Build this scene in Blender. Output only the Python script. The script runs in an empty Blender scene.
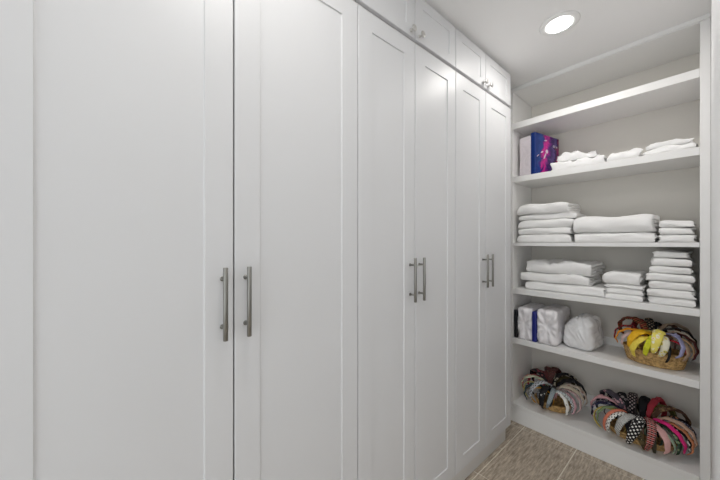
import bpy, bmesh, math, random
from mathutils import Vector, Matrix, noise
from mathutils.bvhtree import BVHTree
PI = math.pi
C = bpy.context.scene.collection
sc = bpy.context.scene
EYE = 1.305                      # camera height
CEIL = 2.44

# ------------------------------------------------------------------ materials
def new_mat(name):
    m = bpy.data.materials.new(name); m.use_nodes = True
    nt = m.node_tree; b = nt.nodes['Principled BSDF']
    return m, nt, b

def paint(name, col, rough=0.5, bump=0.0, scale=60, spec=0.5):
    m, nt, b = new_mat(name)
    b.inputs['Roughness'].default_value = rough
    b.inputs['Specular IOR Level'].default_value = spec
    tc = nt.nodes.new('ShaderNodeTexCoord')
    n = nt.nodes.new('ShaderNodeTexNoise'); n.inputs['Scale'].default_value = 3
    nt.links.new(tc.outputs['Object'], n.inputs['Vector'])
    mx = nt.nodes.new('ShaderNodeMix'); mx.data_type = 'RGBA'
    mx.inputs['A'].default_value = (*[c * 0.985 for c in col], 1)
    mx.inputs['B'].default_value = (*[min(1, c * 1.01) for c in col], 1)
    nt.links.new(n.outputs['Fac'], mx.inputs['Factor'])
    nt.links.new(mx.outputs['Result'], b.inputs['Base Color'])
    if bump:
        n2 = nt.nodes.new('ShaderNodeTexNoise'); n2.inputs['Scale'].default_value = scale
        n2.inputs['Detail'].default_value = 4
        nt.links.new(tc.outputs['Object'], n2.inputs['Vector'])
        bp = nt.nodes.new('ShaderNodeBump'); bp.inputs['Strength'].default_value = bump
        bp.inputs['Distance'].default_value = 0.004
        nt.links.new(n2.outputs['Fac'], bp.inputs['Height'])
        nt.links.new(bp.outputs['Normal'], b.inputs['Normal'])
    return m

M = {}
M['cabinet'] = paint('cabinet_lacquer', (0.665, 0.67, 0.682), 0.40, spec=0.35)
M['carcass'] = paint('carcass', (0.60, 0.59, 0.57), 0.5)
M['kick'] = paint('kick', (0.66, 0.65, 0.63), 0.5)
M['shelf'] = paint('shelf_paint', (0.86, 0.855, 0.845), 0.4)
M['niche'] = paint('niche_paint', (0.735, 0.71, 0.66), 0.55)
M['wall'] = paint('wall_paint', (0.86, 0.86, 0.865), 0.6, 0.05, 200)
M['ceil'] = paint('ceiling_paint', (0.90, 0.895, 0.89), 0.7, 0.05, 200)
M['towel'] = paint('terry', (0.93, 0.925, 0.915), 0.95, 0.5, 260, 0.1)
M['linen'] = paint('linen', (0.93, 0.925, 0.92), 0.9, 0.25, 120, 0.1)
M['trimwhite'] = paint('trim_white', (0.88, 0.88, 0.87), 0.4)

def metal(name='brushed_nickel', col=(0.27, 0.265, 0.245)):
    m, nt, b = new_mat(name)
    b.inputs['Base Color'].default_value = (*col, 1)
    b.inputs['Metallic'].default_value = 0.9
    b.inputs['Roughness'].default_value = 0.38
    tc = nt.nodes.new('ShaderNodeTexCoord'); mp = nt.nodes.new('ShaderNodeMapping')
    mp.inputs['Scale'].default_value = (300, 300, 6)
    n = nt.nodes.new('ShaderNodeTexNoise'); n.inputs['Scale'].default_value = 4
    nt.links.new(tc.outputs['Object'], mp.inputs['Vector']); nt.links.new(mp.outputs[0], n.inputs['Vector'])
    bp = nt.nodes.new('ShaderNodeBump'); bp.inputs['Strength'].default_value = 0.1
    nt.links.new(n.outputs['Fac'], bp.inputs['Height']); nt.links.new(bp.outputs['Normal'], b.inputs['Normal'])
    return m
M['metal'] = metal(); M['knob'] = metal('polished_nickel', (0.55, 0.54, 0.52))

def lamp_mat(s):
    m, nt, b = new_mat('lamp_lens')
    b.inputs['Base Color'].default_value = (0.9, 0.9, 0.9, 1)
    b.inputs['Emission Color'].default_value = (1, 0.97, 0.93, 1)
    b.inputs['Emission Strength'].default_value = s
    return m
M['lamp'] = lamp_mat(120)

def tile_mat():
    m, nt, b = new_mat('floor_tile')
    tc = nt.nodes.new('ShaderNodeTexCoord'); mp = nt.nodes.new('ShaderNodeMapping')
    mp.inputs['Scale'].default_value = (30, 4, 1)
    nt.links.new(tc.outputs['Object'], mp.inputs['Vector'])
    n = nt.nodes.new('ShaderNodeTexNoise'); n.inputs['Scale'].default_value = 3.2
    n.inputs['Detail'].default_value = 7; n.inputs['Roughness'].default_value = 0.68
    nt.links.new(mp.outputs[0], n.inputs['Vector'])
    r = nt.nodes.new('ShaderNodeValToRGB')
    e = r.color_ramp.elements
    e[0].position = 0.33; e[0].color = (0.25, 0.20, 0.15, 1)
    e[1].position = 0.68; e[1].color = (0.70, 0.61, 0.50, 1)
    k = e.new(0.5); k.color = (0.45, 0.38, 0.30, 1)
    nt.links.new(n.outputs['Fac'], r.inputs['Fac'])
    nt.links.new(r.outputs['Color'], b.inputs['Base Color'])
    b.inputs['Roughness'].default_value = 0.45
    return m
M['tile'] = tile_mat()
M['grout'] = paint('grout', (0.80, 0.76, 0.66), 0.8)

def seagrass():
    m, nt, b = new_mat('seagrass')
    tc = nt.nodes.new('ShaderNodeTexCoord')
    n = nt.nodes.new('ShaderNodeTexNoise'); n.inputs['Scale'].default_value = 70; n.inputs['Detail'].default_value = 5
    nt.links.new(tc.outputs['Object'], n.inputs['Vector'])
    r = nt.nodes.new('ShaderNodeValToRGB'); e = r.color_ramp.elements
    e[0].position = 0.35; e[0].color = (0.30, 0.17, 0.06, 1)
    e[1].position = 0.65; e[1].color = (0.72, 0.48, 0.20, 1)
    nt.links.new(n.outputs['Fac'], r.inputs['Fac']); nt.links.new(r.outputs['Color'], b.inputs['Base Color'])
    b.inputs['Roughness'].default_value = 0.8
    return m
M['seagrass'] = seagrass()

def film(name, col, rough=0.3):
    m, nt, b = new_mat(name)
    b.inputs['Roughness'].default_value = rough
    b.inputs['Coat Weight'].default_value = 0.3; b.inputs['Coat Roughness'].default_value = 0.15
    tc = nt.nodes.new('ShaderNodeTexCoord')
    n = nt.nodes.new('ShaderNodeTexNoise'); n.inputs['Scale'].default_value = 9
    n.inputs['Detail'].default_value = 3; n.inputs['Distortion'].default_value = 2.2
    nt.links.new(tc.outputs['Object'], n.inputs['Vector'])
    r = nt.nodes.new('ShaderNodeValToRGB'); e = r.color_ramp.elements
    e[0].position = 0.38; e[0].color = (*[c * 0.9 for c in col], 1)
    e[1].position = 0.6; e[1].color = (*col, 1)
    nt.links.new(n.outputs['Fac'], r.inputs['Fac']); nt.links.new(r.outputs['Color'], b.inputs['Base Color'])
    bp = nt.nodes.new('ShaderNodeBump'); bp.inputs['Strength'].default_value = 0.35; bp.inputs['Distance'].default_value = 0.006
    nt.links.new(n.outputs['Fac'], bp.inputs['Height']); nt.links.new(bp.outputs['Normal'], b.inputs['Normal'])
    return m
M['film'] = film('plastic_film', (0.92, 0.90, 0.92))
M['film_grey'] = film('plastic_bag', (0.87, 0.87, 0.88), 0.26)
M['film_pink'] = film('pale_film', (0.80, 0.74, 0.78), 0.4)
M['black'] = paint('black_card', (0.012, 0.012, 0.016), 0.4)
M['navy'] = paint('navy_card', (0.012, 0.02, 0.20), 0.35)

def art():
    m, nt, b = new_mat('printed_art')
    tc = nt.nodes.new('ShaderNodeTexCoord')
    sp = nt.nodes.new('ShaderNodeSeparateXYZ'); nt.links.new(tc.outputs['Object'], sp.inputs[0])
    # across the long side (local y) from deep blue to magenta to violet-black
    n = nt.nodes.new('ShaderNodeTexNoise'); n.inputs['Scale'].default_value = 9; n.inputs['Detail'].default_value = 5
    n.inputs['Distortion'].default_value = 2.0
    nt.links.new(tc.outputs['Object'], n.inputs['Vector'])
    a = nt.nodes.new('ShaderNodeMath'); a.operation = 'MULTIPLY_ADD'
    nt.links.new(sp.outputs['Y'], a.inputs[0]); a.inputs[1].default_value = 3.1; a.inputs[2].default_value = -0.22
    s = nt.nodes.new('ShaderNodeMath'); s.operation = 'MULTIPLY_ADD'
    nt.links.new(n.outputs['Fac'], s.inputs[0]); s.inputs[1].default_value = 0.5
    nt.links.new(a.outputs[0], s.inputs[2])
    z = nt.nodes.new('ShaderNodeMath'); z.operation = 'MULTIPLY_ADD'
    nt.links.new(sp.outputs['Z'], z.inputs[0]); z.inputs[1].default_value = -0.5
    nt.links.new(s.outputs[0], z.inputs[2])
    r = nt.nodes.new('ShaderNodeValToRGB'); e = r.color_ramp.elements
    e[0].position = 0.0; e[0].color = (0.01, 0.035, 0.19, 1)
    e[1].position = 1.0; e[1].color = (0.01, 0.008, 0.03, 1)
    for p, c in ((0.12, (0.015, 0.06, 0.27, 1)), (0.2, (0.05, 0.02, 0.20, 1)), (0.3, (0.75, 0.03, 0.33, 1)), (0.4, (0.22, 0.02, 0.28, 1)),
                 (0.48, (0.05, 0.02, 0.14, 1)), (0.6, (0.12, 0.06, 0.28, 1)), (0.66, (0.03, 0.012, 0.07, 1)), (0.8, (0.4, 0.03, 0.15, 1))):
        k = e.new(p); k.color = c
    nt.links.new(z.outputs[0], r.inputs['Fac']); nt.links.new(r.outputs['Color'], b.inputs['Base Color'])
    b.inputs['Roughness'].default_value = 0.25
    return m
M['art'] = art()

# fabric patterns (driven by the band's own UV: u along the arc in cm, v across in cm)
_fab = {}
def fabric(kind, a, b2=(0.9, 0.9, 0.9), c3=(0.02, 0.02, 0.02), gloss=0.7):
    key = (kind, a, b2, c3)
    if key in _fab: return _fab[key]
    m, nt, b = new_mat('fabric_' + kind)
    L = nt.links
    b.inputs['Roughness'].default_value = gloss
    b.inputs['Specular IOR Level'].default_value = 0.25
    uv = nt.nodes.new('ShaderNodeUVMap')
    def rgb(c): return (*c, 1)
    def mix(f, A, B):
        mx = nt.nodes.new('ShaderNodeMix'); mx.data_type = 'RGBA'
        L.new(f, mx.inputs['Factor'])
        for k, v in (('A', A), ('B', B)):
            if isinstance(v, tuple): mx.inputs[k].default_value = rgb(v)
            else: L.new(v, mx.inputs[k])
        return mx.outputs['Result']
    def math_(op, x, y=0.0):
        q = nt.nodes.new('ShaderNodeMath'); q.operation = op
        for i, v in enumerate((x, y)):
            if isinstance(v, (int, float)): q.inputs[i].default_value = v
            else: L.new(v, q.inputs[i])
        return q.outputs[0]
    sep = nt.nodes.new('ShaderNodeSeparateXYZ'); L.new(uv.outputs[0], sep.inputs[0])
    U, V = sep.outputs['X'], sep.outputs['Y']
    if kind == 'solid':
        n = nt.nodes.new('ShaderNodeTexNoise'); n.inputs['Scale'].default_value = 1.2
        L.new(uv.outputs[0], n.inputs['Vector'])
        out = mix(n.outputs['Fac'], tuple(x * 0.8 for x in a), tuple(min(1, x * 1.12) for x in a))
    elif kind == 'dots':
        # staggered round dots
        fu = math_('SUBTRACT', math_('FRACT', math_('MULTIPLY', math_('ADD', U, V), 0.5)), 0.5)
        fv = math_('SUBTRACT', math_('FRACT', math_('MULTIPLY', math_('SUBTRACT', U, V), 0.5)), 0.5)
        d = math_('ADD', math_('MULTIPLY', fu, fu), math_('MULTIPLY', fv, fv))
        out = mix(math_('LESS_THAN', d, 0.075), a, b2)
    elif kind == 'stripes':
        f = math_('FRACT', math_('MULTIPLY', math_('ADD', V, math_('MULTIPLY', U, 0.5)), 1.6))
        out = mix(math_('LESS_THAN', f, 0.5), a, b2)
    elif kind == 'plaid':
        f = math_('LESS_THAN', math_('FRACT', math_('MULTIPLY', V, 0.8)), 0.45)
        g = math_('LESS_THAN', math_('FRACT', math_('MULTIPLY', U, 0.55)), 0.45)
        h = math_('LESS_THAN', math_('FRACT', math_('MULTIPLY', U, 1.1)), 0.12)
        out = mix(h, mix(math_('MULTIPLY', math_('ADD', f, g), 0.5), a, b2), c3)
    else:   # print: irregular flowers / leaves / splashes
        vo = nt.nodes.new('ShaderNodeTexVoronoi'); vo.inputs['Scale'].default_value = 0.5
        no = nt.nodes.new('ShaderNodeTexNoise'); no.inputs['Scale'].default_value = 1.6
        L.new(uv.outputs[0], vo.inputs['Vector']); L.new(uv.outputs[0], no.inputs['Vector'])
        d = math_('ADD', vo.outputs['Distance'], math_('MULTIPLY', no.outputs['Fac'], 0.5))
        out = mix(math_('LESS_THAN', d, 0.62), a, mix(math_('LESS_THAN', d, 0.42), b2, c3))
    L.new(out, b.inputs['Base Color'])
    n2 = nt.nodes.new('ShaderNodeTexNoise'); n2.inputs['Scale'].default_value = 3
    L.new(uv.outputs[0], n2.inputs['Vector'])
    bp = nt.nodes.new('ShaderNodeBump'); bp.inputs['Strength'].default_value = 0.25; bp.inputs['Distance'].default_value = 0.003
    L.new(n2.outputs['Fac'], bp.inputs['Height']); L.new(bp.outputs['Normal'], b.inputs['Normal'])
    _fab[key] = m
    return m

# ------------------------------------------------------------------ helpers
def obj(name, bm, mat, parent=None, smooth=False, loc=None):
    me = bpy.data.meshes.new(name)
    bmesh.ops.recalc_face_normals(bm, faces=bm.faces[:])
    bm.to_mesh(me); bm.free()
    for m in (mat if isinstance(mat, (list, tuple)) else [mat]): me.materials.append(m)
    if smooth:
        for p in me.polygons: p.use_smooth = True
    o = bpy.data.objects.new(name, me); C.objects.link(o)
    if parent: o.parent = parent
    if loc is not None: o.location = loc
    return o

def tag(o, label, cat, group=None):
    o['label'] = label; o['category'] = cat
    if group: o['group'] = group
    return o

def thing(name, label, cat, loc=(0, 0, 0), rz=0.0, group=None):
    o = bpy.data.objects.new(name, None); C.objects.link(o)
    o.location = loc; o.rotation_euler = (0, 0, rz); o.empty_display_size = 0.05
    return tag(o, label, cat, group)

def struct(name, bm, mat):
    o = obj(name, bm, mat); o['kind'] = 'structure'; return o

def box(bm, x0, x1, y0, y1, z0, z1, bev=0.0, seg=2, mi=0):
    vs = [bm.verts.new((x, y, z)) for x in (x0, x1) for y in (y0, y1) for z in (z0, z1)]
    idx = [(0, 1, 3, 2), (4, 6, 7, 5), (0, 4, 5, 1), (2, 3, 7, 6), (0, 2, 6, 4), (1, 5, 7, 3)]
    fs = [bm.faces.new([vs[i] for i in f]) for f in idx]
    for f in fs: f.material_index = mi
    if bev:
        es = list({e for f in fs for e in f.edges})
        bmesh.ops.bevel(bm, geom=es, offset=bev, segments=seg, affect='EDGES', profile=0.5)

def cyl(bm, p0, p1, r, n=20, r2=None, cap=True):
    p0, p1 = Vector(p0), Vector(p1); d = p1 - p0
    M_ = Matrix.Translation((p0 + p1) / 2) @ d.to_track_quat('Z', 'Y').to_matrix().to_4x4()
    bmesh.ops.create_cone(bm, cap_ends=cap, segments=n, radius1=r, radius2=r if r2 is None else r2, depth=d.length, matrix=M_)

def lathe(bm, prof, n=32, mat=Matrix.Identity(4)):
    rings = []
    for r, z in prof:
        if r < 1e-6: rings.append([bm.verts.new(mat @ Vector((0, 0, z)))])
        else: rings.append([bm.verts.new(mat @ Vector((r * math.cos(2 * PI * i / n), r * math.sin(2 * PI * i / n), z))) for i in range(n)])
    for A, B in zip(rings, rings[1:]):
        for i in range(n):
            j = (i + 1) % n
            if len(A) == 1: bm.faces.new((A[0], B[i], B[j]))
            elif len(B) == 1: bm.faces.new((A[i], B[0], A[j]))
            else: bm.faces.new((A[i], B[i], B[j], A[j]))

# ------------------------------------------------------------------ room shell
FX = -0.837      # face of the cabinet doors
SY = 2.259       # front of the shelving unit
BY = 2.625       # back wall
LX = -1.44       # wall behind the cabinets
RX = 0.016       # wall on the right
JY = 0.80        # where that wall ends (opening the photographer stands in)
bm = bmesh.new()
# floor: grout bed and tiles in three staggered columns and onwards
box(bm, -1.44, 1.7, -1.6, 2.625, -0.05, -0.0015, mi=1)
cols = []
x = -1.445; k = 0
g = 0.0028
xs = [-1.44, -1.14] + [-0.835 + 0.305 * i for i in range(0, 9)]
for ci, (xa, xb) in enumerate(zip(xs, xs[1:])):
    if ci == 1: js = [2.205 - 0.31 * i for i in range(13)]
    elif ci == 0: js = [2.205 - 0.61 * i for i in range(7)]
    elif ci % 2 == 0: js = [2.205] + [1.59 - 0.61 * i for i in range(6)]
    else: js = [2.205] + [1.90 - 0.61 * i for i in range(6)]
    ys = [2.625] + [j for j in js if j > -1.55] + [-1.6]
    for yb, ya in zip(ys, ys[1:]):
        if xb > 1.7: xb = 1.7
        if yb - ya > 0.02: box(bm, xa + g, xb - g, ya + g, yb - g, -0.02, 0.0, mi=0)
struct('floor', bm, [M['tile'], M['grout']])

bm = bmesh.new(); box(bm, LX - 0.1, 1.7, -1.6, BY + 0.1, CEIL, CEIL + 0.1); struct('ceiling', bm, M['ceil'])
bm = bmesh.new(); box(bm, LX - 0.1, LX, -1.6, BY, 0, CEIL); struct('wall_left', bm, M['wall'])
bm = bmesh.new(); box(bm, LX - 0.1, 1.7, BY, BY + 0.1, 0, CEIL); struct('wall_back', bm, M['wall'])
bm = bmesh.new(); box(bm, RX, RX + 0.12, JY, BY, 0, CEIL); struct('wall_right', bm, M['wall'])
bm = bmesh.new(); box(bm, 1.7, 1.8, -1.6, BY, 0, CEIL); struct('added_bounce_wall', bm, M['wall'])  # unseen wall added to cut side light on the doors and bounce it

# ------------------------------------------------------------------ cabinets
LOW0, LOW1 = 0.104, EYE + 0.888
UP0, UP1 = LOW1 + 0.019, EYE + 1.113
GAP = 0.002

def door_bm(y0, y1, z0, z1, stile=0.070, rail=0.072, th=0.020, rec=0.0045):
    """shaker door in local coords: face at x=0, thickness to -th; recessed middle panel"""
    bm = bmesh.new()
    y0 += GAP; y1 -= GAP
    outer = [(y0, z0), (y1, z0), (y1, z1), (y0, z1)]
    e = 0.0015
    def ring(off, xx, st=0, ra=0):
        return [bm.verts.new((xx, y0 + off + st, z0 + off + ra)), bm.verts.new((xx, y1 - off - st, z0 + off + ra)),
                bm.verts.new((xx, y1 - off - st, z1 - off - ra)), bm.verts.new((xx, y0 + off + st, z1 - off - ra))]
    R = [ring(0, -th), ring(0, -e), ring(e, 0), ring(0, 0, stile, rail), ring(0.0015, -rec * 0.8, stile, rail), ring(0.004, -rec, stile, rail)]
    bm.faces.new(R[0][::-1])
    for A, B in zip(R, R[1:]):
        for i in range(4):
            j = (i + 1) % 4; bm.faces.new((A[i], A[j], B[j], B[i]))
    bm.faces.new(R[-1])
    return bm

def bar_handle(bm, y, zc):
    r, L = 0.0062, 0.190; x = 0.030
    lathe(bm, [(0, -L / 2), (r * 0.85, -L / 2), (r, -L / 2 + 0.001), (r, L / 2 - 0.001), (r * 0.85, L / 2), (0, L / 2)], 20,
          Matrix.Translation((x, y, zc)))
    for dz in (-0.064, 0.064):
        cyl(bm, (0.0, y, zc + dz), (x, y, zc + dz), 0.0042, 14)
        cyl(bm, (0.0, y, zc + dz), (0.002, y, zc + dz), 0.0065, 14)

def knob_bm(y, z):
    bm = bmesh.new()
    m_ = Matrix.Translation((0, y, z)) @ Matrix.Rotation(PI / 2, 4, 'Y')
    lathe(bm, [(0, 0), (0.0075, 0), (0.0075, 0.002), (0.0045, 0.004), (0.0040, 0.016), (0.0075, 0.0175), (0.0135, 0.0185),
               (0.0145, 0.021), (0.0135, 0.0235), (0.008, 0.025), (0, 0.0255)], 24, m_)
    return bm

def carcass(bm, y0, y1, z0, z1, x1=-0.022, open_=False):
    box(bm, LX - FX + 0.003, x1, y0 + 0.0005, y1 - 0.0005, z0, z1)

def tall_cabinet(ya, ym, yb, label, ha=-0.036, hb_=0.026):
    t = thing('tall_cabinet', label, 'cabinet', (FX, 0, 0), group='tall white cabinets along the left wall')
    bm = bmesh.new(); carcass(bm, ya, yb, LOW0 + 0.002, LOW1 + 0.0055); obj('body', bm, M['carcass'], t)
    bm = bmesh.new(); box(bm, -0.10, -0.025, ya + 0.0005, yb - (0.0005 if yb < 1.9 else 0.022), 0.0, LOW0 + 0.0015); obj('toe_kick', bm, M['kick'], t)
    for y0, y1, yh in ((ya, ym, ym + ha), (ym, yb, ym + hb_)):
        d = obj('door', door_bm(y0, y1, LOW0, LOW1), M['cabinet'], t)
        hb = bmesh.new(); bar_handle(hb, yh, EYE - 0.1595)
        obj('handle', hb, M['metal'], d, smooth=True)['label'] = 'brushed nickel bar handle'
    return t

def upper_cabinet(ya, ym, yb, label):
    t = thing('upper_cabinet', label, 'cabinet', (FX, 0, 0), group='small upper cabinets under the ceiling')
    bm = bmesh.new(); carcass(bm, ya, yb, LOW1 + 0.0065, CEIL - 0.001); obj('body', bm, M['carcass'], t)
    bm = bmesh.new(); box(bm, -0.0215, -0.014, ya + 0.0005, yb - 0.0005, LOW1 + 0.0065, UP0 - 0.002); obj('bottom_rail', bm, M['carcass'], t)
    for y0, y1, yh in ((ya, ym, ym - 0.030), (ym, yb, ym + 0.030)):
        d = obj('door', door_bm(y0, y1, UP0, UP1, 0.055, 0.045), M['cabinet'], t)
        obj('knob', knob_bm(yh, UP0 + 0.024), M['knob'], d, smooth=True)['label'] = 'round polished nickel knob'
    return t

Ys = [(-0.185, 0.2584, 0.7015), (0.7015, 1.0332, 1.361), (1.361, 1.680, 2.022)]
tall_cabinet(*Ys[0], 'widest tall white two-door shaker cabinet, nearest the camera', -0.030, 0.031)
tall_cabinet(*Ys[1], 'middle tall white two-door shaker cabinet of the three')
tall_cabinet(*Ys[2], 'farthest tall white shaker cabinet, next to the open shelves')
upper_cabinet(*Ys[0], 'white upper cabinet nearest the camera, only a corner showing at the top edge')
upper_cabinet(*Ys[1], 'middle white upper cabinet with two knobs, at the top of the picture')
upper_cabinet(*Ys[2], 'farthest white upper cabinet, ending beside the open shelves')

# ------------------------------------------------------------------ shelving unit
XL, XR = -0.921, -0.020
unit = thing('shelving_unit', 'white built-in open shelving with six shelves at the closet end', 'shelves', (0, SY, 0))
def ub(name, x0, x1, y0, y1, z0, z1, mat='shelf', bev=0.0012):
    bm = bmesh.new(); box(bm, x0, x1, y0 - SY, y1 - SY, z0, z1, bev); return obj(name, bm, M[mat], unit)
ub('side_panel', XL - 0.036, XL, SY, BY - 0.001, 0, CEIL - 0.001)
ub('side_panel', XR, RX - 0.001, SY, BY - 0.001, 0, CEIL - 0.001)
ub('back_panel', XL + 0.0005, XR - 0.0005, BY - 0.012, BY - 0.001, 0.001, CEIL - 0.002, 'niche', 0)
YB = BY - 0.0125
ub('top_panel', XL + 0.0005, XR - 0.0005, SY + 0.001, YB, EYE + 1.108, CEIL - 0.001)
ub('crown_strip', XL - 0.036, RX - 0.001, SY - 0.008, SY - 0.0002, EYE + 1.113, CEIL - 0.0005, 'trimwhite')
TOP = {1: EYE + 0.880, 2: EYE + 0.485, 3: EYE + 0.003, 4: EYE - 0.335, 5: EYE - 0.696, 6: EYE - 1.172}
TH = {1: 0.045, 2: 0.041, 3: 0.024, 4: 0.036, 5: 0.039, 6: 0.03}
for k in TOP:
    ub('shelf', XL + 0.0005, XR - 0.0005, SY + (0.0005 if k < 6 else -0.011), YB, TOP[k] - TH[k], TOP[k])
ub('base_board', XL - 0.036, RX - 0.001, SY - 0.009, SY - 0.0002, 0.0, TOP[6] - TH[6] - 0.0005, 'trimwhite')
for k, h in ((4, 0.045), (5, 0.050), (6, 0.095)):
    ub('back_cleat', XL + 0.001, XR - 0.001, YB - 0.012, YB - 0.0003, TOP[k] + 0.0003, TOP[k] + h)

# ------------------------------------------------------------------ recessed lights
def can(x, y, label):
    t = thing('recessed_light', label, 'ceiling light', (x, y, CEIL), group='round recessed ceiling lights')
    bm = bmesh.new()
    lathe(bm, [(0.056, -0.0005), (0.054, -0.003), (0.057, -0.006), (0.084, -0.0045), (0.0885, -0.0005), (0.056, -0.0005)], 48)
    obj('trim_ring', bm, M['trimwhite'], t, True)
    bm = bmesh.new(); lathe(bm, [(0, -0.0034), (0.0555, -0.0034), (0.0555, -0.0006), (0, -0.0006)], 40); obj('lens', bm, M['lamp'], t)
    return t
can(-0.492, 1.772, 'round recessed ceiling light in front of the open shelves')
can(-0.45, 0.30, 'round recessed ceiling light above the middle of the closet')
can(0.75, 0.0, 'added unseen round ceiling light, lighting the doors from the right')  # out-of-view lamp added for soft light on the cabinet doors

# ------------------------------------------------------------------ towels
def folded(name, w, d, h, seed, zb=0.0, mat='towel', sway=0.045, rough=0.0042, ends=0.016, inner=True, lump=0.0):
    """quarter-folded towel: a ribbon folded over itself (nested U seen from the end), long fold at the front (y=0).
    zb: height of its base in the stack, so that stacked towels undulate together."""
    t = h * 0.985 / 4.0
    pts = []
    def arc(cy, cz, r, a0, a1, n, e=1.0):
        for i in range(n + 1):
            a = a0 + (a1 - a0) * i / n; c_, s_ = math.cos(a), math.sin(a)
            pts.append((cy + r * math.copysign(abs(c_) ** e, c_), cz + r * math.copysign(abs(s_) ** e, s_)))
    n = 9
    def line(ya, yb, z):
        for i in range(1, n): pts.append((ya + (yb - ya) * i / n, z))
    yb_ = d - 0.6 * t
    pts.append((yb_ - 0.012, 1.5 * t)); line(yb_ - 0.012, 1.9 * t, 1.5 * t)
    arc(1.9 * t, 2 * t, 0.5 * t, -PI / 2, -3 * PI / 2, 5); line(1.9 * t, yb_, 2.5 * t)
    arc(yb_, 3 * t, 0.5 * t, -PI / 2, PI / 2, 5); line(yb_, 1.5 * t, 3.5 * t)
    arc(1.5 * t, 2 * t, 1.5 * t, PI / 2, 3 * PI / 2, 11, 0.72); line(1.5 * t, yb_ + 0.3 * t, 0.5 * t); pts.append((yb_ + 0.3 * t, 0.5 * t))
    P = [Vector((0, a, b)) for a, b in pts]
    N = []
    for i in range(len(P)):
        q = (P[min(i + 1, len(P) - 1)] - P[max(i - 1, 0)]).normalized(); N.append(Vector((0, -q.z, q.y)))
    bm = bmesh.new()
    ns = max(10, int(w / 0.014))
    xs_ = [-w / 2, -w / 2 + 0.002, -w / 2 + 0.007] + [-w / 2 + 0.007 + (w - 0.014) * i / ns for i in range(1, ns)] + [w / 2 - 0.007, w / 2 - 0.002, w / 2]
    sc_ = [0.35, 0.75, 0.97] + [1.0] * (ns - 1) + [0.97, 0.75, 0.35]
    rng = random.Random(seed)
    so = Vector((seed * 3.17, seed * 1.31, 0))
    st = Vector((int(seed) // 10 * 7.7, 0, 0))
    def disp(v, pi):
        a = noise.noise(Vector((v.x * 7, v.y * 7, 0)) + st)
        zz = (v.z + zb)
        z = v.z + zz * sway * a * 2 if zb or v.z > 0.3 * t else v.z
        front = max(0, 1 - v.y / 0.06)
        n1 = noise.noise(Vector((v.x * 11, v.z * 26, 3.3)) + so)
        n2 = noise.noise(Vector((v.x * 34, v.y * 20, v.z * 50)) + so)
        y = v.y + front * (0.011 * n1) + rough * n2
        endf = abs(v.x) / (w / 2)
        lay = noise.noise(Vector((pi * 0.13, v.y * 8, 9.1 if v.x > 0 else 2.2)) + so)
        xo = v.x + math.copysign(1, v.x) * endf ** 3 * ends * lay
        lp = lump * (v.z / h) * (noise.noise(Vector((v.x * 9, v.y * 11, 1.7)) + so) + 0.35 * noise.noise(Vector((v.x * 26, v.y * 24, 5.7)) + so) + (0.55 - 1.6 * abs(noise.noise(Vector((v.x * 17 + v.y * 8, v.y * 9, 8.8)) + so)) if lump > 0.009 else 0))
        # top edges sag slightly at both ends
        z -= 0.20 * h * (v.z / h) * max(0, endf - 0.72) ** 1.5 * 4
        return Vector((xo, y, max(z + rough * 0.6 * n2 * (v.z / h) + lp, 0.0 if zb == 0 or v.z < t * 0.3 else -1)))
    rings = []
    for xx, s_ in zip(xs_, sc_):
        ring = []
        for i, (p, nn) in enumerate(zip(P, N)):
            ring.append(bm.verts.new(disp(Vector((xx, 0, 0)) + p + nn * (t * 0.485 * s_), i)))
        for i in range(len(P) - 1, -1, -1):
            ring.append(bm.verts.new(disp(Vector((xx, 0, 0)) + P[i] - N[i] * (t * 0.485 * s_), i)))
        rings.append(ring)
    K = len(rings[0]); m = len(P)
    for A, B in zip(rings, rings[1:]):
        for i in range(K):
            j = (i + 1) % K; bm.faces.new((A[i], A[j], B[j], B[i]))
    for ring in (rings[0], rings[-1]):
        for i in range(m - 1): bm.faces.new((ring[i], ring[i + 1], ring[K - 2 - i], ring[K - 1 - i]))
    return obj(name, bm, M[mat], smooth=True)

ORD = ['lowest', 'second from bottom', 'third from bottom', 'fourth from bottom', 'fifth from bottom', 'sixth from bottom', 'top']
def stack(x0, x1, yf, ztop, items, seed, where, group, depth=0.27, noun='folded white towel'):
    z = 0.0; n = len(items)
    for i, it in enumerate(items):
        h = it[0]; dx0, dx1, dy, rz = (list(it[1:]) + [0, 0, 0, 0])[:4]
        jr = random.Random(seed * 100 + i)
        a, b_ = x0 + dx0 + jr.uniform(0, .007), x1 + dx1 - jr.uniform(0, .007); rz += jr.uniform(-.02, .02); dy += jr.uniform(-.005, .006)
        o = folded('towel', b_ - a, depth, h, seed * 10 + i, z, **(it[5] if len(it) > 5 else {}))
        o.location = ((a + b_) / 2, yf + dy, ztop + z + 0.0006)
        o.rotation_euler = (0, 0, rz)
        pos = 'topmost' if i == n - 1 else ORD[i]
        tag(o, f'{noun}, {pos} of {where}', 'towel', group)
        z += h

T = TOP
# shelf 3
stack(-0.900, -0.570, 2.285, T[3], [(0.058, 0, 0), (0.043, 0.002, 0.004), (0.060, 0.004, 0.012, .004), (0.038, 0.006, 0.030, 0.012, .03), (0.072, -0.006, -0.004, 0, -0.02)],
      1, 'the middle shelf\'s left pile', 'towels piled at the left of the middle shelf')
stack(-0.556, -0.182, 2.275, T[3], [(0.058, 0.004, 0.004), (0.105, 0, 0, 0.0)],
      2, 'the middle shelf\'s centre pile', 'thick towels in the middle of the middle shelf')
stack(-0.170, -0.036, 2.275, T[3], [(0.042, 0, 0), (0.038, 0.002, 0), (0.038, 0.0, -0.002, 0.003)],
      3, 'the middle shelf\'s right pile', 'small towels at the right of the middle shelf')
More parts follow.
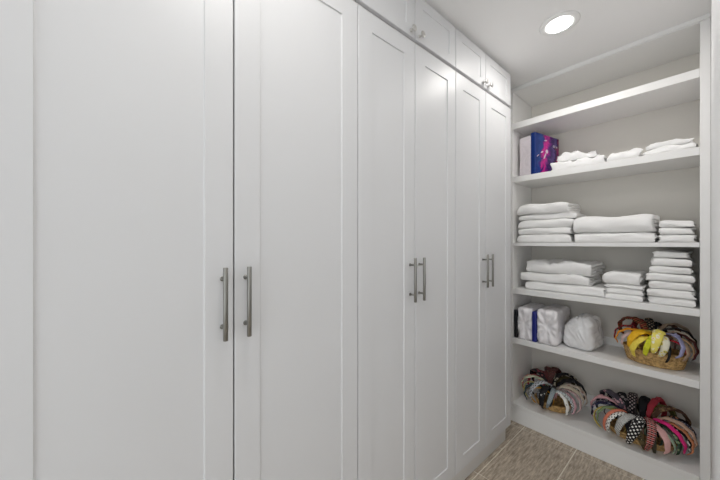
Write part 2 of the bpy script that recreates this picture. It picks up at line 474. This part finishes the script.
# shelf 4
stack(-0.880, -0.430, 2.305, T[4], [(0.060, 0.02, 0.035, 0.0, -0.04), (0.062, -0.012, -0.04, 0.0, -0.05, dict(lump=.010)), (0.080, 0.015, -0.035, 0.010, -0.09, dict(lump=.016))],
      4, 'the fourth shelf\'s wide left pile', 'large loosely folded towels at the left of the fourth shelf')
stack(-0.398, -0.226, 2.285, T[4], [(0.033, 0, 0), (0.035, 0.004, -0.002), (0.022, 0.0, 0.0), (0.072, 0.002, -0.008)],
      5, 'the fourth shelf\'s short centre pile', 'towels in the middle of the fourth shelf')
stack(-0.213, -0.036, 2.280, T[4], [(0.042, 0, 0), (0.043, 0, 0), (0.043, 0.002, -0.006), (0.043, -0.002, -0.002), (0.040, 0.012, -0.01, 0.005), (0.045, 0.014, -0.008, 0.006), (0.036, 0.02, -0.022, 0.012)],
      6, 'the fourth shelf\'s tall right pile', 'towels in the tall pile at the right of the fourth shelf')
# shelf 2: loose linens
def linen(x0, x1, yf, z, h, seed, label, rz=0.0, depth=0.24, lump=0.02, zb=0.0):
    o = folded('folded_linen', x1 - x0, depth, h, seed, zb, 'linen', 0.06, 0.006, 0.02, lump=lump)
    o.location = ((x0 + x1) / 2, yf, z + 0.0006); o.rotation_euler = (0, 0, rz)
    return tag(o, label, 'linen', 'rumpled white linens on the second shelf')
linen(-0.680, -0.395, 2.285, T[2], 0.050, 71, 'rumpled white cloth lying beside the purple pack, under another')
linen(-0.650, -0.440, 2.300, T[2] + 0.056, 0.046, 72, 'crumpled white cloth heaped on top of the cloth beside the purple pack', 0.12, lump=0.036)
linen(-0.385, -0.240, 2.285, T[2], 0.044, 73, 'small flat white cloth between the two linen heaps of the second shelf')
linen(-0.225, -0.036, 2.275, T[2], 0.030, 74, 'flat folded white cloth at the right end of the second shelf, under another', lump=0.012)
linen(-0.215, -0.045, 2.290, T[2] + 0.037, 0.024, 75, 'uneven white cloth topmost at the right end of the second shelf', -0.04, lump=0.018)

# ------------------------------------------------------------------ packs and bags
def pack_bm(w, d, h, seed, rad=0.02, crin=0.006, top_sag=0.0, radial=True, n=22):
    """soft rounded block, front (y=0) gathered film with creases running out from the middle"""
    bm = bmesh.new()
    bmesh.ops.create_cube(bm, size=1)
    bmesh.ops.subdivide_edges(bm, edges=bm.edges[:], cuts=n, use_grid_fill=True)
    so = Vector((seed * 5.1, seed * 2.7, 0))
    for v in bm.verts:
        p = Vector((v.co.x * w, (v.co.y + 0.5) * d, (v.co.z + 0.5) * h))
        q = Vector((min(max(p.x, -w / 2 + rad), w / 2 - rad), min(max(p.y, rad), d - rad), min(max(p.z, rad), h - rad)))
        dv = p - q
        if dv.length > 1e-6: nrm = dv.normalized(); p = q + nrm * rad
        else: nrm = Vector((0, 0, 1))
        a = math.atan2(p.z - h / 2, p.x)
        rr = math.hypot(p.x / w, (p.z - h / 2) / h) * 2
        cr = 0
        if radial and nrm.y < -0.5:
            cr = crin * (math.sin(a * 9 + 2 * noise.noise(Vector((a, rr, seed)))) * min(1, rr * 1.3)) - 0.010 * max(0, 1 - rr * 1.2)
            p.y += -cr
        k = noise.noise(p * 13 + so) + 0.55 * (1 - abs(noise.noise(Vector(((p.x + p.z * .5) * 42, p.y * 14, (p.z - p.x * .4) * 12)) + so)) * 4)
        p += nrm * crin * 0.7 * k * (0.3 if nrm.z < -0.5 else 1)
        p.z -= top_sag * (p.z / h) * (0.5 + noise.noise(Vector((p.x * 9, p.y * 9, seed))))
        p.z = max(p.z, 0.0)
        v.co = p
    return bm

p1 = thing('plastic_wrapped_pack', 'white plastic wrapped pack with a black side, against the left side panel', 'pack', (-0.919, SY + 0.008, T[5] + 0.0005), group='plastic wrapped packs on the fifth shelf')
bm = bmesh.new(); box(bm, 0.0, 0.024, 0.004, 0.27, 0, 0.205, 0.006, 3); obj('printed_side', bm, M['black'], p1)['label'] = 'black side of the packaging'
o = obj('plastic_wrap', pack_bm(0.098, 0.29, 0.228, 3.3), M['film'], p1, True, (0.073, 0, 0))
p2 = thing('plastic_wrapped_pack', 'white plastic wrapped pack with a navy blue side strip, second from the left', 'pack', (-0.797, SY + 0.006, T[5] + 0.0005), group='plastic wrapped packs on the fifth shelf')
bm = bmesh.new(); box(bm, 0.0, 0.030, 0.004, 0.28, 0, 0.212, 0.006, 3); obj('printed_side', bm, M['navy'], p2)['label'] = 'navy blue side of the packaging'
o = obj('plastic_wrap', pack_bm(0.128, 0.30, 0.236, 8.1, 0.026), M['film'], p2, True, (0.093, 0, 0))
bm = pack_bm(0.170, 0.22, 0.215, 5.4, 0.05, 0.010, 0.04, False, 30)
for v in bm.verts:
    f = v.co.z / 0.215; v.co.x *= 1.06 - 0.16 * f; v.co.z += 0.015 * math.sin(v.co.x * 25 + 1) * f
o = obj('plastic_bag', bm, M['film_grey'], None, True, (-0.546, SY + 0.045, T[5] + 0.0005)); o.rotation_euler = (0, 0, -0.12)
tag(o, 'crumpled greyish plastic bag, slumped, right of the two wrapped packs', 'bag')

# purple printed pack on shelf 2
pk = thing('printed_pack', 'upright pack with purple and blue printed side and pale pink end, top left', 'pack', (-0.778, SY + 0.020, T[2] + 0.0005), -0.26)
bm = bmesh.new(); box(bm, -0.035, 0.0, 0.0, 0.275, 0, 0.300, 0.006, 3)
for v in bm.verts: v.co.z -= 0.05 * v.co.y * (v.co.z / 0.3)
obj('printed_cover', bm, M['art'], pk)['label'] = 'glossy purple, blue and magenta printed cover'
bm = pack_bm(0.092, 0.20, 0.290, 6.6, 0.014, 0.003, 0, False, 14)
obj('paper_filling', bm, M['film_pink'], pk, True, (-0.082, 0.004, 0))['label'] = 'pale pink end of the pack'
pw = film('print_white', (0.75, 0.62, 0.75), 0.3)   # small pale marks and a figure on the cover
for (y, z, sy, sz) in ((0.205, 0.222, 0.006, 0.018), (0.222, 0.222, 0.006, 0.018), (0.245, 0.220, 0.008, 0.012)):
    bm = bmesh.new(); box(bm, 0.0, 0.0012, y - sy / 2, y + sy / 2, z - sz / 2, z + sz / 2)
    obj('printed_mark', bm, pw, pk)
for (y, z, sy, sz, tl) in ((0.130, 0.175, 0.014, 0.014, 0.4), (0.108, 0.14, 0.006, 0.026, -0.5), (0.075, 0.165, 0.014, 0.005, 0.4), (0.03, 0.135, 0.016, 0.003, 0.6), (0.115, 0.252, 0.016, 0.004, 0.1)):
    bm = bmesh.new()
    lathe(bm, [(0, 0.0), (1, 0.0), (0.9, 0.0012), (0, 0.0014)], 16, Matrix.Translation((0, y, z)) @ Matrix.Rotation(tl, 4, 'X') @ Matrix.Diagonal((1, sy, sz, 1)) @ Matrix.Rotation(PI / 2, 4, 'Y'))
    obj('printed_mark', bm, pw, pk)

# ------------------------------------------------------------------ baskets of headbands
solids = []
def tree_of(verts, polys, mw):
    vs = [mw @ v for v in verts]
    lo = Vector([min(v[i] for v in vs) for i in range(3)]); hi = Vector([max(v[i] for v in vs) for i in range(3)])
    return lo, hi, BVHTree.FromPolygons(vs, polys)
def basket(label, x, y, z, a0, b0, a1, b1, h, rz=0.0, sag=0.0):
    t = thing('woven_basket', label, 'basket', (x, y, z), rz, 'oval woven baskets of headbands')
    bm = bmesh.new(); nu, nv = 160, 36; wt = 0.006
    def pt(u, v, ins):
        f = v ** 0.75; A = a0 + (a1 - a0) * f - ins; B = b0 + (b1 - b0) * f - ins
        coil = abs(math.sin(v * PI * 7)) ** 0.6
        tw = math.sin(u * 80 + v * 7 * PI) * 0.0012
        off = (0.0035 * coil + tw) * (1 if ins == 0 else -0.5)
        return Vector(((A + off) * math.cos(u), (B + off) * math.sin(u), h * v + (0.003 if ins else 0)))
    def grid(ins):
        return [[bm.verts.new(pt(2 * PI * i / nu, j / nv, ins)) for i in range(nu)] for j in range(nv + 1)]
    O, I = grid(0), grid(wt)
    for G in (O, I):
        for j in range(nv):
            for i in range(nu): k = (i + 1) % nu; bm.faces.new((G[j][i], G[j][k], G[j + 1][k], G[j + 1][i]))
    for i in range(nu): k = (i + 1) % nu; bm.faces.new((O[nv][i], O[nv][k], I[nv][k], I[nv][i]))
    bm.faces.new(O[0][::-1]); bm.faces.new(I[0])
    bm.verts.index_update(); solids.append(tree_of([v.co.copy() for v in bm.verts], [[v.index for v in f.verts] for f in bm.faces], Matrix.Translation((x, y, z)) @ Matrix.Rotation(rz, 4, 'Z')))
    obj('basket_body', bm, M['seagrass'], t, True)
    bm = bmesh.new(); nn = 140
    rings = []
    for i in range(nn):
        u = 2 * PI * i / nn; c = Vector((a1 * math.cos(u), b1 * math.sin(u), h)); nd = Vector((math.cos(u) * b1, math.sin(u) * a1, 0)).normalized()
        rings.append([bm.verts.new(c + (nd * math.cos(w) + Vector((0, 0, 1)) * math.sin(w)) * (0.0062 + 0.0012 * math.sin(w * 2 + i * 0.9))) for w in [2 * PI * k / 10 for k in range(10)]])
    for i in range(nn):
        A, B = rings[i], rings[(i + 1) % nn]
        for k in range(10): l = (k + 1) % 10; bm.faces.new((A[k], A[l], B[l], B[k]))
    obj('rim', bm, M['seagrass'], t, True)
    return t

def band_mesh(R, wmax, wmin, th, puff, seed, span=236, squash=1.0):
    bm = bmesh.new(); uvl = bm.loops.layers.uv.new('UVMap')
    ns, nc = 44, 12
    rings = []
    a0 = math.radians(90 + span / 2); a1 = math.radians(90 - span / 2)
    for i in range(ns + 1):
        s = i / ns; a = a0 + (a1 - a0) * s
        pr = math.sin(PI * s) ** 0.7 if 0 < s < 1 else 0
        endr = min(1, s / 0.03 + 0.25, (1 - s) / 0.03 + 0.25)
        w = (wmin + (wmax - wmin) * pr) / 2 * endr
        tt = (th + puff * pr) / 2 * endr
        rr = R + 0.002 * math.sin(s * 40 + seed) * (puff > 0.004)
        c = Vector((rr * math.cos(a), 0, rr * math.sin(a) * squash)); rad = Vector((math.cos(a), 0, math.sin(a)))
        ring = []
        for k in range(nc):
            b = 2 * PI * k / nc
            cx = math.copysign(abs(math.cos(b)) ** 0.8, math.cos(b)); sx = math.sin(b)
            crease = 1 + 0.12 * math.sin(b * 5 + s * 9 + seed) * (puff > 0.004)
            p = c + Vector((0, 1, 0)) * w * cx + rad * tt * sx * crease
            p.y += 0.004 * math.sin(s * 5 + seed)
            ring.append((bm.verts.new(p), s * R * 4.1 * 100, w * cx * 100 + seed * 3.3))
        rings.append(ring)
    for A, B in zip(rings, rings[1:]):
        for k in range(nc):
            l = (k + 1) % nc
            q = (A[k], B[k], B[l], A[l]); f = bm.faces.new([v[0] for v in q])
            for lp, v in zip(f.loops, q): lp[uvl].uv = (v[1], v[2])
    for rg in (rings[0], rings[-1]):
        f = bm.faces.new([v[0] for v in rg])
        for lp, v in zip(f.loops, rg): lp[uvl].uv = (v[1], v[2])
    return bm

def knot_mesh(R, w, seed):
    """a soft knot: fat crossing roll at the crown of the band"""
    bm = bmesh.new(); uvl = bm.loops.layers.uv.new('UVMap')
    bmesh.ops.create_icosphere(bm, subdivisions=4, radius=1)
    for v in bm.verts:
        p = v.co.copy()
        gr = 1 - 0.30 * math.exp(-((p.x * 0.8 + p.y * 0.5) / 0.18) ** 2) + 0.08 * math.sin(math.atan2(p.z, p.y) * 6 + seed)
        v.co = Vector((p.x * 0.017 * gr, p.y * w * 0.62 * (1 - 0.25 * abs(p.x)), R + 0.003 + p.z * 0.0125 * gr))
    for f in bm.faces:
        for lp in f.loops: lp[uvl].uv = (lp.vert.co.x * 100, lp.vert.co.y * 100)
    return bm

W = (0.85, 0.84, 0.80); K = (0.012, 0.012, 0.014)
hb_rng = random.Random(5)
def headbands(cx, cy, z, a, b, lst, where, group, rise, rz=0.0, R0=0.062):
    r = hb_rng
    order = sorted(lst, key=lambda t: ((t[6] if len(t) > 6 else {}).get('s', 1) < 1, math.sin(math.radians(t[0])) > 0.1, -t[2]))
    if z > 0.4: order = lst
    for (deg, mat, w, puff, kn, desc, *ex) in order:
        ex = ex[0] if ex else {}
        S0 = ex.get('s', 1.0); w = min(w, 0.044) if S0 == 1.0 else 0.030
        seed = r.uniform(0, 6)
        bm = band_mesh(R0, w, min(w, 0.011), 0.004, puff * 0.8, seed, ex.get('span', 236))
        kb = knot_mesh(R0, w * 0.85, seed) if kn else None
        bm.verts.index_update()
        verts = [v.co.copy() for v in bm.verts]; polys = [[v.index for v in f.verts] for f in bm.faces]
        if kb:
            kb.verts.index_update(); n0 = len(verts)
            verts += [v.co.copy() for v in kb.verts]; polys += [[v.index + n0 for v in f.verts] for f in kb.faces]
        best = None
        dz0 = ex.get('dz', 0.0) + 0.018 * math.sin(math.radians(deg)); out0 = ex.get('out', r.uniform(2, 8) + 8 * max(0, -math.sin(math.radians(deg))))
        for tr in range(200):
            k = min(1.6, tr / 40)
            d = deg + r.uniform(-5, 5) * k
            th_ = math.radians(d)
            ins = ex.get('ins', 0.0) + r.uniform(-0.004, 0.008) * k
            px, py = (a - ins) * math.cos(th_), (b - ins) * math.sin(th_)
            nd = math.atan2(a * math.sin(th_), b * math.cos(th_))
            tw = ex.get('tw', 60 * math.cos(th_) * max(0, -math.sin(th_))) + r.uniform(-8, 8) * k
            sc_ = S0 * (1 + r.uniform(-0.08, 0.08) * k)
            X = cx + px * math.cos(rz) - py * math.sin(rz); Y = cy + px * math.sin(rz) + py * math.cos(rz)
            mw = (Matrix.Translation((X, Y, z + rise + dz0 + r.uniform(-0.006, 0.012) * k)) @ Matrix.Rotation(nd + rz + math.radians(tw), 4, 'Z')
                  @ Matrix.Rotation(math.radians(ex.get('lean', 0) + r.uniform(-12, 12) * k), 4, 'X') @ Matrix.Rotation(math.radians(out0 + r.uniform(-8, 8) * k), 4, 'Y') @ Matrix.Scale(sc_, 4))
            lo, hi, tr_ = tree_of(verts, polys, mw)
            pen = 0
            if hi.x > XR - 0.002: pen += 400 * (1 + 50 * (hi.x - XR + 0.002))
            if lo.x < XL + 0.002: pen += 400 * (1 + 50 * (XL + 0.002 - lo.x))
            if hi.y > BY - 0.028: pen += 400
            if lo.z < z + 0.001: pen += 300
            for (l2, h2, t2) in solids:
                if all(lo[i] < h2[i] and hi[i] > l2[i] for i in range(3)):
                    ov = len(tr_.overlap(t2))
                    if ov: pen += 40 + ov
            if best is None or pen < best[0]: best = (pen, mw, lo, hi, tr_)
            if pen == 0: break
        pen, mw, lo, hi, tr_ = best
        solids.append((lo, hi, tr_))
        o = obj('headband', bm, mat, None, True); o.matrix_world = mw
        if kb: obj('knot', kb, mat, o, True)
        tag(o, f'{desc} headband {where}', 'headband', group)

f_ = fabric
# --- basket on the fifth shelf
B1 = (-0.195, 2.405, T[5] + 0.0005)
basket('oval woven straw basket of yellow and dark headbands, on the fifth shelf at right', *B1, 0.112, 0.075, 0.132, 0.092, 0.080, -0.04)
L1 = [
 (196, f_('plaid', (0.35, 0.02, 0.02), K, (0.5, 0.1, 0.1)), .035, .008, 0, 'dark red and black checked', dict(dz=.012)),
 (210, f_('solid', (0.85, 0.33, 0.03)), .020, .006, 0, 'bright orange', dict(dz=.004)),
 (226, f_('solid', (0.72, 0.52, 0.50)), .050, .008, 0, 'wide pale pink', dict(dz=.002)),
 (240, f_('solid', (0.88, 0.50, 0.02), gloss=.5), .046, .012, 0, 'golden yellow padded', dict(dz=.004, out=16)),
 (253, f_('solid', (0.90, 0.72, 0.10), gloss=.5), .040, .010, 0, 'lemon yellow padded', dict(dz=0, out=20)),
 (262, f_('solid', (0.68, 0.70, 0.03), gloss=.5), .034, .010, 1, 'lime green knotted', dict(dz=-.004, out=26)),
 (272, f_('print', (0.88, 0.76, 0.16), (0.9, .88, .7), (.9, .5, .1)), .046, .010, 1, 'yellow daisy print knotted', dict(dz=.006, out=14)),
 (283, f_('print', (0.85, 0.82, 0.66), (.82, .68, .12), (.25, .3, .1)), .044, .010, 0, 'cream and yellow floral', dict(dz=0, out=16)),
 (293, f_('solid', K), .016, .004, 0, 'thin black', dict(dz=-.012, out=14)),
 (303, f_('solid', (0.36, 0.36, 0.58)), .026, .008, 1, 'lavender blue knotted', dict(dz=.004)),
 (314, f_('solid', (0.55, 0.02, 0.04)), .018, .005, 0, 'thin crimson', dict(dz=0)),
 (325, f_('solid', (0.48, 0.34, 0.24)), .040, .006, 0, 'wide tan', dict(dz=.006)),
 (336, f_('solid', (0.72, 0.46, 0.26)), .020, .005, 0, 'peach coloured', dict(dz=0)),
 (346, f_('solid', (0.09, 0.02, 0.02)), .030, .006, 0, 'dark maroon', dict(dz=.008, ins=.01)),
 (356, f_('print', (0.78, 0.70, 0.58), (.6, .35, .3), (.3, .1, .1)), .024, .008, 0, 'cream floral', dict(dz=-.002, ins=.012)),
 (10, f_('solid', (0.02, 0.018, 0.02)), .034, .006, 0, 'plain black', dict(dz=.010, ins=.014)),
 (30, f_('solid', (0.40, 0.30, 0.22)), .040, .008, 0, 'light brown', dict(dz=.016, ins=.01)),
 (55, f_('solid', (0.16, 0.08, 0.05)), .040, .010, 0, 'chocolate brown', dict(dz=.016)),
 (80, f_('print', K, (0.35, 0.25, 0.15), (.6, .5, .3)), .040, .010, 1, 'black leopard print knotted', dict(dz=.018)),
 (105, f_('dots', K, (0.4, 0.3, 0.2)), .036, .010, 1, 'black knotted headband with tan spots, a', dict(dz=.02)),
 (130, f_('print', (0.25, 0.02, 0.03), K, (.5, .3, .1)), .040, .010, 0, 'wine red print', dict(dz=.02)),
 (160, f_('plaid', (0.28, 0.03, 0.03), K, (0.6, 0.4, 0.1)), .040, .008, 0, 'red tartan', dict(dz=.018)),
]
L1 += [
 (215, f_('solid', (0.05, 0.03, 0.02)), .036, .008, 0, 'black-brown plain', dict(ins=.045, dz=-.004, s=.80)),
 (250, f_('solid', (0.75, 0.60, 0.12)), .036, .008, 0, 'dull mustard yellow', dict(ins=.040, dz=.008, s=.80)),
 (278, f_('solid', (0.70, 0.66, 0.50)), .036, .008, 0, 'ivory', dict(ins=.040, dz=.002, s=.80)),
 (318, f_('print', (0.10, 0.05, 0.04), (.4, .2, .15), K), .036, .008, 0, 'dark rust print', dict(ins=.045, dz=.010, s=.80)),
 (350, f_('solid', (0.30, 0.20, 0.15)), .036, .008, 0, 'mocha brown', dict(ins=.050, dz=.004, s=.80)),
]
headbands(B1[0], B1[1], B1[2], 0.108, 0.085, L1, 'in the basket on the fifth shelf', 'headbands in the basket on the fifth shelf', 0.122, -0.04, 0.067)
# --- left basket on the bottom shelf
B2 = (-0.712, 2.415, T[6] + 0.0005)
basket('low oval woven basket of headbands at the left of the bottom shelf', *B2, 0.090, 0.070, 0.108, 0.088, 0.045)
L2 = [
 (172, f_('print', (0.45, 0.04, 0.07), (.03, .02, .05), (.75, .5, .4)), .040, .008, 0, 'red and black floral', dict(dz=.014)),
 (188, f_('print', (0.60, 0.10, 0.12), (.7, .6, .5), K), .036, .008, 0, 'coral red print', dict(dz=.010)),
 (203, f_('solid', (0.62, 0.62, 0.46)), .026, .006, 0, 'pale sage', dict(dz=.006)),
 (217, f_('solid', (0.66, 0.60, 0.26)), .018, .005, 0, 'thin mustard', dict(dz=0, out=10, tw=-40, span=280)),
 (230, f_('print', (0.03, 0.05, 0.06), (.15, .45, .42), (.75, .25, .1)), .040, .008, 0, 'teal and orange floral', dict(dz=-.004)),
 (240, f_('solid', (0.80, 0.42, 0.06)), .016, .004, 0, 'thin amber', dict(dz=-.012, out=12, tw=-50, span=290)),
 (252, f_('dots', (0.50, 0.52, 0.55), K), .036, .008, 0, 'grey spotted', dict(dz=.004)),
 (266, f_('print', K, (0.015, .015, .015), W), .056, .014, 1, 'wide black knotted headband with white specks, a', dict(dz=.004, out=12)),
 (282, f_('stripes', (0.10, 0.15, 0.18), (.45, .5, .52)), .030, .008, 0, 'slate blue striped', dict(dz=0)),
 (294, f_('print', W, (0.75, .75, .73), K), .036, .008, 0, 'white headband with black print, a', dict(dz=0, out=14)),
 (306, f_('dots', (0.62, 0.66, 0.68), K), .030, .006, 0, 'pale grey dotted', dict(dz=.002)),
 (318, f_('stripes', (0.62, 0.22, 0.33), (.75, .6, .6)), .032, .008, 0, 'pink striped', dict(dz=.004)),
 (331, f_('solid', (0.70, 0.50, 0.50)), .032, .006, 0, 'dusty pink', dict(dz=.006)),
 (345, f_('solid', (0.68, 0.60, 0.48)), .032, .006, 0, 'cream', dict(dz=.012)),
 (2, f_('print', (0.60, 0.52, 0.44), (.5, .3, .25), (.2, .1, .1)), .036, .008, 0, 'beige floral', dict(dz=.016)),
 (25, f_('solid', K), .046, .012, 1, 'black satin knotted', dict(dz=.022)),
 (48, f_('print', K, (.5, .45, .35), (.2, .2, .1)), .046, .012, 0, 'black and cream print', dict(dz=.026)),
 (72, f_('solid', (0.10, 0.08, 0.03)), .046, .010, 0, 'dark olive', dict(dz=.026)),
 (95, f_('plaid', (0.10, 0.02, 0.02), K, (0.35, 0.2, 0.15)), .046, .010, 0, 'maroon tartan', dict(dz=.030)),
 (118, f_('print', (0.12, 0.03, 0.03), K, (.4, .25, .18)), .046, .012, 1, 'brown leaf print knotted', dict(dz=.034)),
 (140, f_('dots', (0.14, 0.02, 0.03), (.45, .2, .18)), .046, .010, 0, 'burgundy spotted', dict(dz=.032)),
 (157, f_('print', K, (.3, .05, .08), (.5, .4, .3)), .040, .010, 0, 'black and red rose print', dict(dz=.024)),
]
L2 += [
 (205, f_('print', K, (.1, .35, .3), (.5, .4, .2)), .040, .008, 0, 'black and jade print', dict(ins=.045, dz=-.004, s=.80)),
 (240, f_('dots', (0.03, 0.03, 0.05), W), .040, .008, 0, 'ink black dotted', dict(ins=.042, dz=.0, s=.80)),
 (285, f_('solid', (0.05, 0.05, 0.05)), .040, .008, 0, 'charcoal plain', dict(ins=.040, dz=.004, s=.80)),
 (325, f_('print', (0.45, 0.40, 0.38), K, (.5, .2, .25)), .036, .008, 0, 'grey and rose speckled', dict(ins=.045, dz=.004, s=.80)),
 (75, f_('solid', (0.03, 0.02, 0.015)), .040, .008, 0, 'espresso brown', dict(ins=.045, dz=.010, s=.80)),
]
headbands(B2[0], B2[1], B2[2], 0.118, 0.099, L2, 'in the left basket on the bottom shelf', 'headbands in the left basket on the bottom shelf', 0.099, 0, 0.078)
# --- right basket on the bottom shelf
B3 = (-0.258, 2.412, T[6] + 0.0005)
basket('large low oval woven basket of headbands at the right of the bottom shelf', *B3, 0.125, 0.075, 0.148, 0.094, 0.040)
L3 = [
 (165, f_('solid', (0.015, 0.013, 0.02)), .040, .010, 1, 'black velvet knotted', dict(dz=.014)),
 (178, f_('solid', (0.75, 0.42, 0.45)), .030, .012, 1, 'light pink knotted', dict(dz=.012, out=20)),
 (190, f_('stripes', (0.35, 0.33, 0.40), (.08, .07, .12)), .030, .008, 0, 'lilac grey striped', dict(dz=.004)),
 (201, f_('print', (0.02, 0.025, 0.07), (.5, .5, .6), (.6, .2, .2)), .036, .008, 0, 'navy floral', dict(dz=.004)),
 (214, f_('solid', (0.78, 0.64, 0.18), gloss=.45), .036, .004, 0, 'wide yellow satin', dict(dz=-.008, out=14, tw=-48, span=270)),
 (224, f_('solid', (0.22, 0.30, 0.15)), .024, .006, 0, 'moss green', dict(dz=.014)),
 (232, f_('solid', (0.70, 0.22, 0.14)), .018, .004, 0, 'thin coral', dict(dz=.006)),
 (241, f_('dots', W, K), .044, .012, 0, 'white headband with black dots, a', dict(dz=.004, out=12)),
 (251, f_('stripes', W, (.06, .07, .07)), .044, .010, 0, 'black and white striped', dict(dz=.008, out=12)),
 (261, f_('dots', K, W), .044, .012, 1, 'black knotted headband with white dots, a', dict(dz=0, out=14)),
 (270, f_('print', (0.10, 0.07, 0.03), K, (.3, .25, .1)), .036, .008, 0, 'dark camouflage print', dict(dz=-.006)),
 (279, f_('plaid', (0.42, 0.05, 0.04), (.04, .02, .02), W), .036, .008, 0, 'red and white checked', dict(dz=.002)),
 (288, f_('solid', (0.05, 0.045, 0.03)), .030, .008, 0, 'very dark brown', dict(dz=-.008)),
 (297, f_('solid', (0.78, 0.46, 0.44)), .042, .006, 0, 'wide blush pink', dict(dz=.002, out=12)),
 (305, f_('solid', (0.38, 0.50, 0.36)), .022, .005, 0, 'mint green', dict(dz=.002)),
 (313, f_('print', (0.02, 0.06, 0.03), (.25, .35, .2), (.5, .5, .3)), .034, .008, 0, 'dark green leaf print', dict(dz=.002)),
 (322, f_('solid', (0.75, 0.03, 0.22)), .022, .006, 0, 'hot pink', dict(dz=.004)),
 (331, f_('print', K, W, (.1, .1, .1)), .032, .008, 0, 'black and white splash print', dict(dz=.004)),
 (340, f_('solid', (0.65, 0.26, 0.13)), .024, .006, 0, 'burnt orange', dict(dz=.010)),
 (350, f_('solid', (0.70, 0.48, 0.36)), .026, .006, 0, 'peach', dict(dz=.010)),
 (0, f_('dots', (0.02, 0.02, 0.05), (.5, .5, .6)), .034, .008, 0, 'navy spotted', dict(dz=.014, ins=.006)),
 (14, f_('print', K, (.45, .2, .1), (.6, .5, .3)), .040, .010, 0, 'black and rust print', dict(dz=.018, ins=.01)),
 (32, f_('print', (0.10, 0.05, 0.03), (.3, .2, .1), K), .042, .010, 0, 'brown leopard print', dict(dz=.020, ins=.01)),
 (52, f_('plaid', (0.20, 0.20, 0.05), (.05, .07, .02), (.5, .45, .2)), .050, .010, 0, 'olive tartan', dict(dz=.022)),
 (70, f_('solid', (0.42, 0.04, 0.06)), .034, .010, 1, 'cherry red knotted', dict(dz=.020)),
 (84, f_('solid', K), .044, .012, 1, 'glossy black knotted', dict(dz=.024)),
 (100, f_('dots', K, (.5, .4, .4)), .044, .012, 0, 'black and pink pin dot', dict(dz=.022)),
 (116, f_('print', K, (.35, .3, .3), (.05, .05, .05)), .044, .012, 1, 'charcoal print knotted', dict(dz=.026)),
 (132, f_('dots', (0.02, 0.015, 0.02), (.7, .7, .7)), .044, .012, 0, 'black headband with small grey dots, a', dict(dz=.024)),
 (149, f_('print', (0.08, 0.07, 0.09), (.6, .35, .4), K), .040, .010, 0, 'grey and rose floral', dict(dz=.020)),
]
L3 += [
 (200, f_('print', (0.03, 0.02, 0.05), (.4, .35, .45), K), .040, .008, 0, 'dark violet print', dict(ins=.050, dz=.006, s=.80)),
 (225, f_('solid', (0.02, 0.02, 0.02)), .038, .008, 0, 'matte black', dict(ins=.045, dz=.004, s=.80)),
 (256, f_('solid', (0.02, 0.02, 0.025)), .040, .008, 0, 'shiny black satin', dict(ins=.042, dz=.0, s=.80)),
 (276, f_('print', K, (.25, .2, .1), (.4, .05, .05)), .040, .008, 0, 'black, olive and red print', dict(ins=.040, dz=.0, s=.80)),
 (300, f_('print', (0.03, 0.05, 0.03), K, (.4, .4, .3)), .040, .008, 0, 'forest green speckled', dict(ins=.045, dz=.0, s=.80)),
 (330, f_('plaid', (0.25, 0.05, 0.04), K, (.5, .4, .3)), .038, .008, 0, 'brick red tartan', dict(ins=.050, dz=.006, s=.80)),
 (90, f_('solid', (0.02, 0.015, 0.015)), .040, .008, 0, 'soft black fabric', dict(ins=.045, dz=.008, s=.80)),
]
headbands(B3[0], B3[1], B3[2], 0.154, 0.100, L3, 'in the right basket on the bottom shelf', 'headbands in the right basket on the bottom shelf', 0.092, 0, 0.076)

for o in list(bpy.data.objects):      # tidy the few labels written with a trailing article
    l = o.get('label')
    if l and ', a headband' in l: o['label'] = l.replace(', a headband', ',').replace(', in', ' in')

# ------------------------------------------------------------------ light and camera
w = bpy.data.worlds.new('world'); sc.world = w; w.use_nodes = True
bg = w.node_tree.nodes['Background']; bg.inputs['Color'].default_value = (0.93, 0.97, 1.0, 1); bg.inputs['Strength'].default_value = 1.3

cam = bpy.data.cameras.new('camera'); co = bpy.data.objects.new('camera', cam); C.objects.link(co)
F = 294.0
cam.sensor_width = 36; cam.lens = 36 * F / 720; cam.shift_y = 3 / 720; cam.clip_start = 0.01
yaw = math.atan(346 / F)
co.location = (0, 0, EYE); co.rotation_euler = (PI / 2, 0, yaw)
sc.camera = co
sc.view_settings.view_transform = 'Standard'; sc.view_settings.look = 'None'
sc.view_settings.gamma = 1; sc.view_settings.use_curve_mapping = False
sc.view_settings.exposure = 0.30
sc.cycles.use_denoising = True
sc.cycles.max_bounces = 10; sc.cycles.diffuse_bounces = 7
